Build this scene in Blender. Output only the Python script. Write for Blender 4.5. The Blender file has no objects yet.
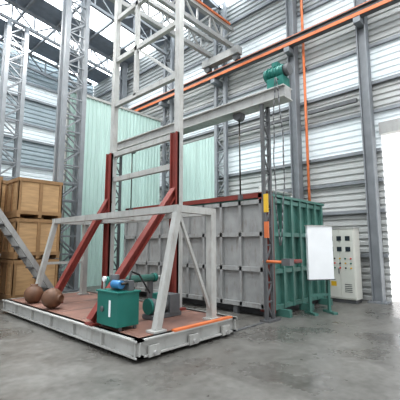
import bpy, bmesh, math, random
from mathutils import Vector, Matrix
random.seed(4)
scene=bpy.context.scene
scene.view_settings.view_transform='Standard'
try: scene.view_settings.look='Medium High Contrast'
except Exception: pass
scene.view_settings.exposure=0.3

# ---------- materials ----------
def mat(name,col,rough=0.6,metal=0.0,var=0.12,scale=3.0,bump=0.0,emit=0.0,col2=None,stretch=(1,1,1),dirt=0.0):
    m=bpy.data.materials.new(name); m.use_nodes=True
    nt=m.node_tree; N=nt.nodes; L=nt.links
    b=N['Principled BSDF']
    tc=N.new('ShaderNodeTexCoord'); mp=N.new('ShaderNodeMapping'); mp.inputs['Scale'].default_value=stretch
    nz=N.new('ShaderNodeTexNoise'); nz.inputs['Scale'].default_value=scale; nz.inputs['Detail'].default_value=6
    cr=N.new('ShaderNodeValToRGB')
    c2=col2 if col2 else tuple(max(0,c*(1-var*2)) for c in col)
    cr.color_ramp.elements[0].position=0.3; cr.color_ramp.elements[1].position=0.7
    cr.color_ramp.elements[0].color=(*c2,1); cr.color_ramp.elements[1].color=(*col,1)
    L.new(tc.outputs['Object'],mp.inputs['Vector']); L.new(mp.outputs['Vector'],nz.inputs['Vector'])
    L.new(nz.outputs['Fac'],cr.inputs['Fac'])
    out=cr.outputs['Color']
    if dirt:
        n2=N.new('ShaderNodeTexNoise');n2.inputs['Scale'].default_value=9;n2.inputs['Detail'].default_value=8;n2.inputs['Roughness'].default_value=.7
        mp2=N.new('ShaderNodeMapping');mp2.inputs['Scale'].default_value=(1,1,.25);L.new(tc.outputs['Object'],mp2.inputs['Vector']);L.new(mp2.outputs['Vector'],n2.inputs['Vector'])
        mr=N.new('ShaderNodeMapRange');mr.inputs[1].default_value=.52;mr.inputs[2].default_value=.75;mr.inputs[4].default_value=dirt;L.new(n2.outputs['Fac'],mr.inputs[0])
        mx=N.new('ShaderNodeMix');mx.data_type='RGBA';mx.inputs[7].default_value=(.16,.11,.075,1)
        L.new(mr.outputs[0],mx.inputs[0]);L.new(out,mx.inputs[6]);out=mx.outputs[2]
    L.new(out,b.inputs['Base Color'])
    b.inputs['Roughness'].default_value=rough; b.inputs['Metallic'].default_value=metal
    if bump:
        bp=N.new('ShaderNodeBump'); bp.inputs['Strength'].default_value=bump
        L.new(nz.outputs['Fac'],bp.inputs['Height']); L.new(bp.outputs['Normal'],b.inputs['Normal'])
    if emit:
        b.inputs['Emission Color'].default_value=(*col,1); b.inputs['Emission Strength'].default_value=emit
    return m
M={}
M['grey']=mat('painted_grey_steel',(.38,.38,.37),.5,.1,.1,dirt=.4)
M['lgrey']=mat('light_grey_steel',(.45,.45,.43),.5,.1,.1,dirt=.5)
M['dgrey']=mat('dark_grey_steel',(.14,.145,.15),.55,.2,.15,dirt=.3)
M['colm']=mat('column_steel',(.25,.265,.28),.6,.1,.1)
M['red']=mat('red_oxide_primer',(.22,.042,.032),.6,0,.15,dirt=.2)
M['deck']=mat('rusty_deck',(.27,.145,.11),.6,.1,.2,2.0,col2=(.15,.09,.075),dirt=.4)
M['orange']=mat('orange_paint',(.66,.19,.07),.5)
M['green']=mat('green_enamel',(.02,.17,.14),.4,.1,.1)
M['teal']=mat('teal_furnace_paint',(.08,.20,.17),.45,0,.12,dirt=.3)
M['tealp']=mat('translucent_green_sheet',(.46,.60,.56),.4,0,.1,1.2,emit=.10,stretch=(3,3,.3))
M['door']=mat('furnace_door_grey',(.36,.365,.36),.55,.1,.12,dirt=.6)
M['white']=mat('white_enamel',(.80,.82,.83),.4,0,.03)
M['cab']=mat('cabinet_beige',(.60,.60,.55),.45,0,.03)
M['black']=mat('black_rubber',(.02,.02,.022),.6)
M['glass']=mat('dark_display',(.04,.05,.06),.15)
M['redlamp']=mat('red_indicator',(.7,.04,.03),.3)
M['yel']=mat('yellow_paint',(.75,.48,.04),.5)
M['blue']=mat('blue_pipe',(.05,.2,.4),.4)
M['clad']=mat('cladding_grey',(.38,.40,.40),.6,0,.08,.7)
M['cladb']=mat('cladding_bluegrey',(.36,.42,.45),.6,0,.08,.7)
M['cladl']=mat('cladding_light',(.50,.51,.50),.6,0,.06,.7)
M['sky']=mat('skylight_sheet',(.88,.95,1.0),.5,0,.02,emit=4.5)
M['win']=mat('window_louvre_sheet',(.64,.69,.71),.5,0,.05,emit=.15)
M['roof']=mat('roof_sheet',(.24,.27,.31),.7,0,.1)
M['rope']=mat('chain_steel',(.10,.09,.08),.4,.8)
M['clay']=mat('brown_clay',(.16,.08,.045),.55,0,.2,6,bump=.2)
M['wood']=mat('plywood',(.52,.34,.18),.7,0,.13,2.5,stretch=(1,1,6))
M['batten']=mat('pine_batten',(.36,.22,.11),.75,0,.15,4)
M['pave']=mat('outside_paving',(.75,.75,.72),.9,0,.05)

def floor_mat():
    m=bpy.data.materials.new('polished_concrete'); m.use_nodes=True
    nt=m.node_tree;N=nt.nodes;L=nt.links;b=N['Principled BSDF']
    tc=N.new('ShaderNodeTexCoord')
    n1=N.new('ShaderNodeTexNoise');n1.inputs['Scale'].default_value=.7;n1.inputs['Detail'].default_value=8;n1.inputs['Roughness'].default_value=.65
    n2=N.new('ShaderNodeTexNoise');n2.inputs['Scale'].default_value=10;n2.inputs['Detail'].default_value=6
    for n in(n1,n2):L.new(tc.outputs['Object'],n.inputs['Vector'])
    mx=N.new('ShaderNodeMix');mx.data_type='FLOAT';mx.inputs[0].default_value=.35
    L.new(n1.outputs['Fac'],mx.inputs[2]);L.new(n2.outputs['Fac'],mx.inputs[3])
    cr=N.new('ShaderNodeValToRGB');cr.color_ramp.elements[0].position=.38;cr.color_ramp.elements[1].position=.62
    cr.color_ramp.elements[0].color=(.085,.08,.072,1);cr.color_ramp.elements[1].color=(.175,.168,.155,1)
    L.new(mx.outputs[0],cr.inputs['Fac']);L.new(cr.outputs['Color'],b.inputs['Base Color'])
    r=N.new('ShaderNodeMapRange');r.inputs[1].default_value=.35;r.inputs[2].default_value=.65;r.inputs[3].default_value=.16;r.inputs[4].default_value=.5
    L.new(n1.outputs['Fac'],r.inputs[0]);L.new(r.outputs[0],b.inputs['Roughness'])
    return m
M['floor']=floor_mat()

# ---------- mesh builder ----------
class B:
    def __init__(s,name): s.name=name; s.bm=bmesh.new(); s.ms=[]
    def mi(s,k):
        if k not in s.ms: s.ms.append(k)
        return s.ms.index(k)
    def _tag(s,vs,k):
        i=s.mi(k)
        for f in {f for v in vs for f in v.link_faces}: f.material_index=i
    def box(s,x0,x1,y0,y1,z0,z1,k):
        m=Matrix.Translation(((x0+x1)/2,(y0+y1)/2,(z0+z1)/2))@Matrix.Diagonal((abs(x1-x0),abs(y1-y0),abs(z1-z0),1))
        s._tag(bmesh.ops.create_cube(s.bm,size=1,matrix=m)['verts'],k)
    def beam(s,p,q,w,h,k):
        p=Vector(p);q=Vector(q);d=q-p;L=d.length;z=d.normalized()
        up=Vector((0,0,1)) if abs(z.z)<.95 else Vector((0,1,0))
        x=up.cross(z).normalized();y=z.cross(x)
        R=Matrix((x,y,z)).transposed().to_4x4()
        m=Matrix.Translation((p+q)/2)@R@Matrix.Diagonal((w,h,L,1))
        s._tag(bmesh.ops.create_cube(s.bm,size=1,matrix=m)['verts'],k)
    def ibeam(s,p,q,w,h,k,t=.02):
        p=Vector(p);q=Vector(q);d=q-p;L=d.length;z=d.normalized()
        up=Vector((0,0,1)) if abs(z.z)<.95 else Vector((0,1,0))
        x=up.cross(z).normalized();y=z.cross(x)
        R=Matrix((x,y,z)).transposed().to_4x4();T=Matrix.Translation((p+q)/2)@R
        for (ox,oy,sx,sy) in((0,h/2-t/2,w,t),(0,-h/2+t/2,w,t),(0,0,t,h-2*t)):
            s._tag(bmesh.ops.create_cube(s.bm,size=1,matrix=T@Matrix.Translation((ox,oy,0))@Matrix.Diagonal((sx,sy,L,1)))['verts'],k)
    def cyl(s,p,q,r,k,seg=16,r2=None):
        p=Vector(p);q=Vector(q);d=q-p
        R=Vector((0,0,1)).rotation_difference(d.normalized()).to_matrix().to_4x4()
        vs=bmesh.ops.create_cone(s.bm,cap_ends=True,segments=seg,radius1=r,radius2=r if r2 is None else r2,depth=d.length,matrix=Matrix.Translation((p+q)/2)@R)['verts']
        s._tag(vs,k)
        for f in {f for v in vs for f in v.link_faces}:
            if len(f.verts)==4: f.smooth=True
    def sph(s,c,r,k):
        vs=bmesh.ops.create_uvsphere(s.bm,u_segments=14,v_segments=8,radius=r,matrix=Matrix.Translation(c))['verts'];s._tag(vs,k)
        for f in {f for v in vs for f in v.link_faces}: f.smooth=True
    def tube(s,pts,r,k,seg=8):
        for a,b in zip(pts,pts[1:]): s.cyl(a,b,r,k,seg); s.sph(b,r,k)
    def lathe(s,o,ax,prof,k,seg=28):
        ax=Vector(ax).normalized();R=Vector((0,0,1)).rotation_difference(ax).to_matrix();o=Vector(o);i=s.mi(k)
        rings=[]
        for h,r in prof:
            rings.append([s.bm.verts.new(o+R@Vector((r*math.cos(2*math.pi*j/seg),r*math.sin(2*math.pi*j/seg),h))) for j in range(seg)])
        for a,b in zip(rings,rings[1:]):
            for j in range(seg):
                f=s.bm.faces.new((a[j],a[(j+1)%seg],b[(j+1)%seg],b[j]));f.material_index=i;f.smooth=True
        f=s.bm.faces.new(rings[0][::-1]);f.material_index=i
        f=s.bm.faces.new(rings[-1]);f.material_index=i
    def lattice(s,a,b,off,n,w,k,chord=None):
        a=Vector(a);b=Vector(b);off=Vector(off);c=chord or w*2
        s.beam(a,b,c,c,k);s.beam(a+off,b+off,c,c,k)
        for i in range(n):
            t0=i/n;t1=(i+1)/n
            p=a.lerp(b,t0);q=a.lerp(b,t1)
            if i%2: s.beam(p,q+off,w,w,k)
            else: s.beam(p+off,q,w,w,k)
            s.beam(q,q+off,w,w,k)
    def sheet(s,org,run,across,prof,pitch,length,n,k):
        org=Vector(org);run=Vector(run).normalized();ac=Vector(across).normalized();nm=run.cross(ac);i=s.mi(k)
        pts=[]
        for j in range(n):
            for u,h in prof: pts.append((j*pitch+u*pitch,h))
        pts.append((n*pitch,prof[0][1]))
        A=[s.bm.verts.new(org+ac*u+nm*h) for u,h in pts];C=[s.bm.verts.new(org+ac*u+nm*h+run*length) for u,h in pts]
        for j in range(len(pts)-1):
            f=s.bm.faces.new((A[j],A[j+1],C[j+1],C[j]));f.material_index=i
    def done(s,bevel=0):
        bmesh.ops.recalc_face_normals(s.bm,faces=s.bm.faces) if s.name.startswith(('wooden','hyd','brown')) else None
        me=bpy.data.meshes.new(s.name);s.bm.to_mesh(me);s.bm.free()
        for k in s.ms: me.materials.append(M[k])
        o=bpy.data.objects.new(s.name,me);scene.collection.objects.link(o)
        if bevel:
            m=o.modifiers.new('bevel','BEVEL');m.width=bevel;m.segments=2;m.limit_method='ANGLE'
        return o

XW=11.0; YB=20.0; ZR=12.0
# ---------- floor ----------
b=B('floor');b.box(-12,XW+.3,-10,YB+.3,-.2,0,'floor');b.done()
b=B('outside_ground');b.box(XW+.3,60,-30,40,-.2,-.02,'pave');b.done()

# ---------- right wall ----------
prof=[(0,0),(.5,0),(.62,.05),(.88,.05)]
b=B('wall_right')
DY0,DY1,DZ=-2.0,2.95,4.95
def rpanel(y0,y1,z0,z1,k,pitch=.2,x=XW):
    n=max(1,round((z1-z0)/pitch));b.sheet((x,y0,z0),(0,1,0),(0,0,1),prof,(z1-z0)/n,y1-y0,n,k)
bays=[(DY1,5.55),(5.55,8.96),(8.96,12.3),(12.3,16.1),(16.1,YB)]
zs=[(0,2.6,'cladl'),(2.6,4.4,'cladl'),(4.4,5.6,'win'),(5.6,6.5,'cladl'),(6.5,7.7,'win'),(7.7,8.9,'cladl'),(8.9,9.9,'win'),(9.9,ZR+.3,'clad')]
for i,(y0,y1) in enumerate(bays):
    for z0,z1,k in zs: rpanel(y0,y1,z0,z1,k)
for z0,z1,k in zs:
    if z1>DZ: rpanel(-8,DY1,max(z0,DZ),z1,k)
rpanel(-8,DY0,0,DZ,'cladl')
for z in (1.3,2.6,3.5,4.4,5.6,6.5,7.7,8.9,9.9,11.0):
    y0=-8 if z>DZ else DY1
    b.box(XW-.12,XW-.02,y0,YB,z-.05,z+.05,'colm')
b.box(XW-.15,XW+.05,DY0,DY1,DZ-.1,DZ+.25,'grey')
b.done()
# ---------- back wall ----------
b=B('wall_back')
def bpanel(x0,x1,z0,z1,k,pitch=.25):
    n=max(1,round((z1-z0)/pitch));b.sheet((x0,YB,z0),(1,0,0),(0,0,1),[(u,-h) for u,h in prof][:],(z1-z0)/n,x1-x0,n,k)
for z0,z1,k in [(0,3,'cladb'),(3,5,'cladb'),(5,5.9,'win'),(5.9,7.4,'cladb'),(7.4,8.3,'win'),(8.3,9.8,'cladb'),(9.8,10.7,'win'),(10.7,14.5,'cladb')]:
    bpanel(-12,XW,z0,z1,k)
for z in (3,5,5.9,7.4,8.3,9.8,10.7): b.box(-12,XW,YB-.15,YB-.06,z-.06,z+.06,'colm')
b.done()
# ---------- ceiling ----------
b=B('ceiling')
def rz(x): return ZR+(XW-x)*.11
i=0
y=-6.0
while y<YB:
    k='sky' if i%2==1 else 'roof'
    w=1.5
    y1=min(y+w,YB)
    vs=[b.bm.verts.new(v) for v in((-12,y,rz(-12)),(XW+.1,y,rz(XW+.1)),(XW+.1,y1,rz(XW+.1)),(-12,y1,rz(-12)))]
    f=b.bm.faces.new(vs);f.material_index=b.mi(k)
    y=y1;i+=1
b.done()
for yy in (2.72,5.55,8.96,12.3,16.1,19.5):
    t=B('roof_truss')
    t.lattice((XW-.4,yy,rz(XW)-1.0),(-11,yy,rz(-11)-1.0),(0,0,.8),22,.06,'colm',.12);t.done()
t=B('roof_purlins')
for x in [XW-1.2-1.5*j for j in range(14)]: t.box(x-.05,x+.05,-6,YB-.2,rz(x)-.16,rz(x)-.03,'colm')
t.done()

# ---------- columns on right wall ----------
for yy in (3.2,5.55,8.96,12.3,16.1):
    c=B('steel_column')
    if yy in(8.96,12.3):
        c.lattice((XW-.25,yy-.28,0),(XW-.25,yy-.28,ZR),(0,.5,0),20,.045,'colm',.14)
    else:
        c.ibeam((XW-.3,yy,0),(XW-.3,yy,ZR),.3,.28,'colm',.03)
        c.box(XW-.5,XW-.14,yy-.25,yy+.25,0,.04,'colm')
    c.box(XW-.75,XW-.14,yy-.1,yy+.1,8.25,8.42,'colm')
    c.done()
for (x,y) in((5.4,11.9),(4.6,16.0),(2.8,19.0)):
    c=B('lattice_column')
    z=rz(x)-1.15
    c.lattice((x,y,0),(x,y,z),(.75,0,0),18,.05,'colm',.16)
    c.lattice((x,y+.4,0),(x,y+.4,z),(.75,0,0),18,.05,'colm',.12)
    c.box(x-.15,x+.9,y-.12,y+.55,0,.04,'colm')
    c.done()

# ---------- crane rail, crane ----------
b=B('crane_runway_rail')
b.ibeam((XW-.62,-7,8.6),(XW-.62,YB-.2,8.6),.2,.3,'dgrey')
b.box(XW-.74,XW-.70,-7,YB-.2,8.45,8.56,'orange')
b.box(XW-.65,XW-.59,-7,YB-.2,8.75,8.82,'orange')
b.done()
b=B('overhead_crane')
for yy in(8.0,9.1):
    b.lattice((XW-.6,yy,9.5),(-6,yy,9.5),(0,0,.7),24,.06,'grey',.16)
b.box(-6,XW-.9,7.86,7.9,10.25,10.33,'orange')
b.box(XW-.8,XW-.5,7.6,9.5,9.05,9.35,'grey')
for yy in(7.8,9.3): b.cyl((XW-.72,yy,8.97),(XW-.52,yy,8.97),.14,'dgrey')
b.done()

# ---------- translucent green partition ----------
b=B('green_sheet_partition')
n=26
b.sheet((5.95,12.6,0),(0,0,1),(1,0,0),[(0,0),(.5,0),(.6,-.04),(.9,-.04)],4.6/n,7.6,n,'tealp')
for z in(.6,2.4,4.2,6.0,7.5): b.box(5.95,10.6,12.65,12.73,z-.05,z+.05,'lgrey')
for x in(6.0,8.2,10.5): b.box(x-.05,x+.05,12.73,12.85,0,7.6,'lgrey')
b.box(5.93,10.6,12.52,12.6,7.55,7.65,'lgrey')
b.done()
b=B('green_wall_sheet')
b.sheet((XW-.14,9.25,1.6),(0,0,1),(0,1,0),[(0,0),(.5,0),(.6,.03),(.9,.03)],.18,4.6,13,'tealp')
b.done()

# ---------- platform (furnace bogie) ----------
b=B('furnace_bogie_platform')
b.box(3.05,5.2,4.05,9.3,.24,.30,'deck')
for x in(3.0,5.12):
    b.ibeam((x+.05,4.0,.18),(x+.05,9.35,.18),.14,.24,'lgrey',.025)
b.ibeam((3.0,4.06,.18),(5.2,4.06,.18),.12,.24,'lgrey',.025)
b.ibeam((3.0,9.3,.18),(5.2,9.3,.18),.12,.24,'lgrey',.025)
b.box(3.7,5.1,4.0,4.08,.30,.33,'orange')
for x in(3.3,4.1,4.9):
    for y in(4.15,9.2):
        b.cyl((x,y-.06,.1),(x,y+.06,.1),.10,'dgrey',20); b.cyl((x,y-.2,.1),(x,y+.1,.1),.03,'grey')
        b.box(x-.1,x+.1,y-.17,y-.13,.05,.2,'lgrey')
for y in(5,5.9,6.8,7.7,8.6): b.box(3.13,5.05,y-.005,y+.005,.30,.303,'dgrey')
for y in(4.9,5.8,6.7,7.6,8.5): b.box(2.99,3.06,y-.01,y+.01,.08,.28,'lgrey')
b.done()
b=B('rail_track')
for y in (4.15,9.2):
    b.box(5.25,6.3,y-.03,y+.03,0,.02,'dgrey')
b.done()

# ---------- grey support frame ----------
b=B('steel_support_frame')
zt=2.2
for y in(4.2,8.75):
    b.beam((3.92,y,zt),(3.50,y,.33),.11,.11,'lgrey')
    b.beam((4.75,y,zt),(4.75,y,.33),.13,.13,'lgrey')
    b.beam((3.85,y,zt),(4.82,y,zt),.12,.12,'lgrey')
    b.box(3.38,3.62,y-.1,y+.1,.305,.335,'lgrey');b.box(4.63,4.87,y-.1,y+.1,.305,.335,'lgrey')
    if y>5: b.beam((3.7,y,1.15),(4.75,y,1.15),.06,.06,'lgrey')
b.beam((3.92,4.15,zt),(3.92,8.8,zt),.12,.12,'lgrey')
b.beam((4.75,4.15,zt),(4.75,8.8,zt),.12,.12,'lgrey')
b.beam((3.92,6.5,zt),(4.75,6.5,zt),.08,.08,'lgrey')
b.beam((4.72,4.2,.45),(3.95,4.2,2.1),.05,.05,'lgrey')
b.done()

# ---------- tower ----------
b=B('door_lifting_tower')
xm=5.0;yr=5.35;yl=7.9
for y in(yr,yl):
    b.box(xm-.07,xm+.07,y-.07,y+.07,.31,9.2,'lgrey')
    b.box(xm-.12,xm-.07,y-.1,y+.1,.31,4.0,'red'); b.box(xm-.16,xm-.07,y+.07,y+.1,.31,4.0,'red'); b.box(xm-.16,xm-.07,y-.1,y-.07,.31,4.0,'red')
    b.box(xm-.2,xm+.08,y-.18,y+.18,.305,.34,'red')
for z in(2.2,3.3,3.97,5.36,6.64,7.9,9.1):
    b.beam((xm,yr,z),(xm,yl,z),.1,.12,'lgrey')
b.beam((xm,6.95,5.36),(xm,6.95,9.1),.1,.1,'lgrey')
b.beam((xm,yr+.1,5.4),(xm,6.9,6.6),.06,.06,'lgrey')
for y,xf in((yr,3.08),(yl,3.55)):
    p=Vector((xf,y,.36));q=Vector((xm-.1,y,2.75))
    b.ibeam(p,q,.16,.14,'red',.018)
    b.box(xf-.06,xf+.2,y-.12,y+.12,.305,.335,'red')
b.done()

# ---------- stair on left ----------
b=B('inclined_access_stair')
for y in(9.6,10.1):
    b.beam((4.55,y,.05),(2.15,y,3.4),.05,.13,'grey')
    for x in(1.2,2.1): b.beam((x,y,0),(x,y,4.3),.07,.07,'grey')
    b.beam((1.2,y,4.3),(2.15,y,4.3),.04,.04,'grey')
for i in range(12):
    t=(i+.5)/12;x=4.55-2.4*t;z=3.4*t;b.box(x-.11,x+.11,9.62,10.08,z-.015,z+.015,'dgrey')
b.box(1.15,2.2,9.57,10.13,3.36,3.42,'dgrey')
b.done()

# ---------- crates ----------
def crate(x0,y0,z0,w,d,h):
    b=B('wooden_crate')
    t=.03
    b.box(x0+t,x0+w-t,y0+t,y0+d-t,z0+.1,z0+h-t,'wood')
    for xs in(x0,x0+w/2-.05,x0+w-.1):
        for ys in(y0,y0+d-t): b.box(xs,xs+.1,ys,ys+t,z0+.1,z0+h,'batten')
    for ys in(y0,y0+d/2-.05,y0+d-.1):
        for xs in(x0,x0+w-t): b.box(xs,xs+t,ys,ys+.1,z0+.1,z0+h,'batten')
    for zz in(z0+.1,z0+h-.1):
        for ys in(y0-.005,y0+d-t+.005): b.box(x0,x0+w,ys,ys+t,zz,zz+.1,'batten')
        for xs in(x0-.005,x0+w-t+.005): b.box(xs,xs+t,y0,y0+d,zz,zz+.1,'batten')
    b.box(x0,x0+w,y0,y0+d,z0+h-t,z0+h,'wood')
    for xs in(x0,x0+w/2-.05,x0+w-.1): b.box(xs,xs+.1,y0,y0+d,z0,z0+.1,'batten')
    b.done()
for i in range(3): crate(3.62,10.65,i*1.2,1.32,1.1,1.17)
for i in range(3): crate(3.5,12.1,i*1.23,1.5,1.2,1.2)
for i in range(3): crate(2.0,11.0,i*1.2,1.3,1.1,1.17)
for i in range(2): crate(4.6,13.8,i*1.23,1.4,1.2,1.2)

# ---------- hydraulic power unit ----------
b=B('hydraulic_power_unit')
b.box(3.07,3.47,4.6,5.18,.36,.86,'green')
b.box(3.05,3.49,4.58,5.20,.86,.885,'green')
for x in(3.14,3.41):
    for y in(4.63,5.11): b.box(x,x+.04,y,y+.04,.305,.36,'dgrey')
b.box(3.058,3.07,4.78,4.83,.5,.75,'white')
b.cyl((3.05,5.02,.6),(3.07,5.02,.6),.045,'dgrey')
b.cyl((3.27,5.0,.88),(3.27,5.0,.96),.06,'dgrey');b.cyl((3.27,5.0,.96),(3.27,5.0,1.12),.075,'dgrey')
b.cyl((3.2,4.7,.98),(3.2,4.93,.98),.065,'blue')
for j in range(3):
    b.box(3.3,3.4,4.64+j*.11,4.72+j*.11,.88,1.04,'dgrey');b.cyl((3.3,4.68+j*.11,1.0),(3.18,4.68+j*.11,1.0),.02,'rope')
b.cyl((3.15,5.12,.88),(3.15,5.12,1.02),.02,'lgrey');b.cyl((3.13,5.12,1.05),(3.17,5.12,1.05),.045,'white')
b.tube([(3.35,4.7,1.05),(3.42,4.75,1.17),(3.65,4.85,1.1),(3.8,4.75,.8)],.015,'black')
b.done(.006)
b=B('hydraulic_cylinder')
b.cyl((3.5,5.6,.95),(4.6,5.6,.95),.07,'teal',20);b.cyl((4.6,5.6,.95),(4.8,5.6,.95),.035,'lgrey')
b.cyl((3.47,5.6,.95),(3.53,5.6,.95),.09,'green');b.cyl((4.55,5.6,.95),(4.62,5.6,.95),.09,'green')
for x in(3.6,4.5):
    b.box(x-.05,x+.05,5.58,5.65,.31,.9,'dgrey');b.box(x-.1,x+.1,5.52,5.7,.305,.33,'dgrey')
b.done()
b=B('electric_gear_motor')
b.cyl((4.0,5.0,.52),(4.35,5.0,.52),.13,'dgrey',20);b.cyl((3.95,5.0,.52),(4.0,5.0,.52),.14,'green',20)
b.box(4.35,4.6,4.85,5.15,.36,.7,'dgrey');b.box(3.95,4.65,4.86,5.14,.305,.38,'dgrey');b.box(4.1,4.25,4.95,5.05,.64,.74,'green')
b.done(.005)
# ---------- clay jars ----------
jp=[(0,.09),(.015,.12),(.07,.17),(.16,.205),(.24,.20),(.32,.16),(.36,.10),(.375,.075),(.41,.085),(.41,.065),(.39,.06)]
b=B('brown_clay_jar');b.lathe((3.3,8.3,.305),(0,0,1),jp,'clay');b.done()
b=B('brown_clay_jar');b.lathe((3.27,7.25,.515),(.45,-.85,0),[(h-.2,r) for h,r in jp],'clay');b.done()

# ---------- furnace ----------
b=B('bogie_hearth_furnace')
x0,x1,y0,y1,h=6.95,9.65,4.35,9.9,2.72
b.box(x0,x1,y0,y1,.15,h,'teal')
b.box(x0+.1,x1-.1,y0+.1,y1-.1,0,.15,'dgrey')
for i in range(7):
    x=x0+.03+i*(x1-x0-.1)/6; b.box(x-.03,x+.06,y0-.1,y0,.15,h,'teal')
for z in(.2,1.0,1.85,h-.08): b.box(x0,x1+.03,y0-.08,y0,z-.05,z+.05,'teal')
b.box(x0-.03,x1+.08,y0-.12,y1+.1,h,h+.06,'teal')
b.box(x0-.06,x0,y0-.12,y0+.25,.1,h+.1,'red')
b.box(x0-.06,x0,y1-.25,y1+.12,.1,h+.1,'red')
b.box(x0-.06,x0,y0-.12,y1+.12,h,h+.12,'red')
for x in(7.2,8.3,9.4): b.box(x-.06,x+.06,y0-.35,y0,0,.16,'teal')
b.tube([(7.6,5,h+.06),(7.6,5,h+.35),(9.2,5,h+.35),(9.2,5,h+.06)],.05,'lgrey')
b.done()
b=B('furnace_door')
xd=6.8
b.box(xd,xd+.05,4.4,9.8,.2,2.65,'door')
for i in range(10):
    y=4.43+i*(5.34)/9; b.box(xd-.08,xd,y-.035,y+.035,.2,2.65,'door')
for z in(.24,1.05,1.85,2.6): b.box(xd-.08,xd,4.4,9.8,z-.05,z+.05,'door')
for y in (5.2,7.6,9.2): b.box(xd-.06,xd+.05,y-.06,y+.06,0,.2,'dgrey')
b.done()
# ---------- door hoist gantry ----------
b=B('door_hoist_gantry')
for y in(4.15,10.1):
    b.lattice((6.45,y,0),(6.45,y,4.8),(.25,0,0),12,.03,'dgrey',.07)
    b.box(6.36,6.82,y-.12,y+.12,0,.04,'dgrey')
b.box(6.44,6.7,3.55,10.3,4.8,5.02,'grey');b.box(6.38,6.76,3.55,10.3,5.02,5.05,'lgrey');b.box(6.38,6.76,3.55,10.3,4.77,4.8,'lgrey')
for y in(4.9,9.3):
    b.cyl((6.5,y,4.72),(6.68,y,4.72),.12,'dgrey',20)
    b.cyl((6.6,y,2.75),(6.6,y,4.7),.018,'rope',8);b.box(6.55,6.65,y-.04,y+.04,2.66,2.78,'dgrey')
b.cyl((6.45,3.75,1.25),(6.45,4.2,1.25),.03,'orange');b.cyl((6.5,3.7,1.25),(7.15,3.7,1.25),.045,'red')
b.box(6.42,6.6,3.56,3.75,1.18,1.32,'dgrey')
b.box(6.38,6.42,4.02,4.12,2.3,2.7,'yel');b.box(6.38,6.42,4.02,4.12,1.75,2.1,'orange')
b.done()
b=B('hoist_gear_motor')
b.box(6.45,6.75,3.6,4.0,5.06,5.3,'green');b.cyl((6.6,3.62,5.45),(6.6,4.1,5.45),.15,'green',20);b.cyl((6.6,3.5,5.45),(6.6,3.62,5.45),.13,'dgrey',20)
b.cyl((6.6,3.8,5.3),(6.6,3.8,5.45),.1,'green');b.box(6.5,6.7,3.75,3.9,5.58,5.68,'green')
for i in range(5): b.cyl((6.6,3.68+i*.08,5.45),(6.6,3.69+i*.08,5.45),.17,'green',20)
b.done()
b=B('hand_chain')
pts=[]
for i in range(23):
    t=i/22;pts.append((6.3+.02*math.sin(i),3.68-.1*math.sin(math.pi*t)*1.3,5.2-3.6*t))
b.tube(pts,.013,'dgrey',6)
pts=[(p[0]+.02,p[1]+.2*math.sin(math.pi*i/22)+.04,p[2]) for i,p in enumerate(pts)]
b.tube(pts,.013,'dgrey',6)
b.tube([(6.3,3.7,5.2),(6.42,3.7,5.2)],.013,'dgrey',6)
b.done()

# ---------- white board on stand ----------
b=B('white_instrument_panel')
A=Vector((7.8,3.88,0));C=Vector((8.36,3.52,0));d=(C-A).normalized();n=Vector((d.y,-d.x,0))
def bb(u0,u1,v0,v1,z0,z1,k):
    p=A+d*u0+n*((v0+v1)/2);q=A+d*u1+n*((v0+v1)/2)
    b.beam(p+Vector((0,0,(z0+z1)/2)),q+Vector((0,0,(z0+z1)/2)),abs(v1-v0),z1-z0,k)
Lb=(C-A).length
bb(0,Lb,0,.08,.80,2.05,'white')
bb(-.02,Lb+.02,-.02,.10,2.05,2.07,'lgrey');bb(-.02,Lb+.02,-.02,.10,.78,.80,'dgrey')
for u in(.08,Lb-.08):
    bb(u-.03,u+.03,-.08,-.02,0,2.0,'teal');bb(u-.05,u+.05,-.25,.2,0,.05,'teal')
bb(.08,Lb-.08,-.07,-.03,.4,.46,'teal')
b.done()

# ---------- control cabinet ----------
b=B('electrical_control_cabinet')
cx0,cx1,cy0,cy1=10.0,10.45,3.55,4.35
b.box(cx0,cx1,cy0,cy1,.1,2.05,'cab');b.box(cx0+.03,cx1,cy0+.03,cy1-.03,0,.1,'dgrey')
b.box(cx0-.02,cx1,cy0-.02,cy1+.02,2.05,2.1,'lgrey')
ym=(cy0+cy1)/2
b.box(cx0-.02,cx0,cy0+.02,ym-.005,.14,2.02,'cab');b.box(cx0-.02,cx0,ym+.005,cy1-.02,.14,2.02,'cab')
for j in range(2):
    for i in range(3): 
        yy=cy0+.1+i*.24; zz=1.72-j*.3
        b.box(cx0-.035,cx0-.02,yy,yy+.13,zz,zz+.13,'glass')
for j in range(3):
    for i in range(5):
        b.cyl((cx0-.02,cy0+.1+i*.15,1.22-j*.13),(cx0-.045,cy0+.1+i*.15,1.22-j*.13),.022,('redlamp','green','yel','black')[(i+j)%4],10)
b.box(cx0-.05,cx0-.02,ym+.03,ym+.05,.8,.95,'dgrey')
for i in range(5): b.box(cx0-.026,cx0-.02,cy0+.1,cy0+.3,.3+i*.05,.32+i*.05,'dgrey')
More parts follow.
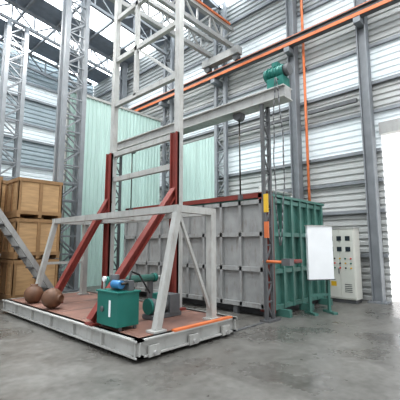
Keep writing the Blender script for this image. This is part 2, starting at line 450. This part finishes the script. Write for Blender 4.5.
b.box(cx0-.025,cx0-.02,cy1-.27,cy1-.12,.45,.58,'yel')
b.done(.005)
# pipes
b=B('orange_gas_pipe')
b.tube([(10.72,5.15,0),(10.72,5.15,11)],.045,'orange',10)
for z in(2.6,4.4,6.5,7.7,9.9): b.box(10.7,10.86,5.12,5.18,z-.03,z+.03,'dgrey')
b.done()
b=B('wall_cable_tray')
b.box(10.76,10.86,3.5,5.1,6.0,6.12,'dgrey');b.box(10.76,10.86,5.8,8.6,6.0,6.12,'dgrey');b.done()

# ---------- light ----------
w=bpy.data.worlds.new('World');scene.world=w;w.use_nodes=True
N=w.node_tree.nodes;L=w.node_tree.links
bg=N['Background'];st=N.new('ShaderNodeTexSky')
st.sky_type='HOSEK_WILKIE';st.turbidity=6;st.sun_direction=Vector((.4,-.1,.9)).normalized()
mx=N.new('ShaderNodeMix');mx.data_type='RGBA';mx.inputs[0].default_value=.85;mx.inputs[7].default_value=(.97,.98,1,1)
L.new(st.outputs['Color'],mx.inputs[6]);L.new(mx.outputs[2],bg.inputs['Color'])
bg.inputs['Strength'].default_value=1.1
sl=bpy.data.lights.new('sun','SUN');sl.energy=6;sl.angle=math.radians(3);so=bpy.data.objects.new('sun',sl);scene.collection.objects.link(so)
so.rotation_euler=Vector((.42,.12,.9)).to_track_quat('Z','Y').to_euler()
def area(loc,rot,sx,sy,e,name,col=(1,1,1)):
    l=bpy.data.lights.new(name,'AREA');l.shape='RECTANGLE';l.size=sx;l.size_y=sy;l.energy=e;l.color=col
    o=bpy.data.objects.new(name,l);o.location=loc;o.rotation_euler=rot;scene.collection.objects.link(o)
for y in(2,9,15): area((4,y,11.3),(0,0,0),6,1.0,400,'roof_fill_light',(1,.99,.97))  # added fill lights below the roof, no lamp fixtures there

# ---------- camera ----------
cam=bpy.data.cameras.new('camera');co=bpy.data.objects.new('camera',cam);scene.collection.objects.link(co);scene.camera=co
cam.sensor_width=36;cam.lens=347/400*36;cam.clip_end=300
co.location=(0,0,1.6)
co.rotation_euler=(math.radians(90+7.39),0,math.radians(-46.7))
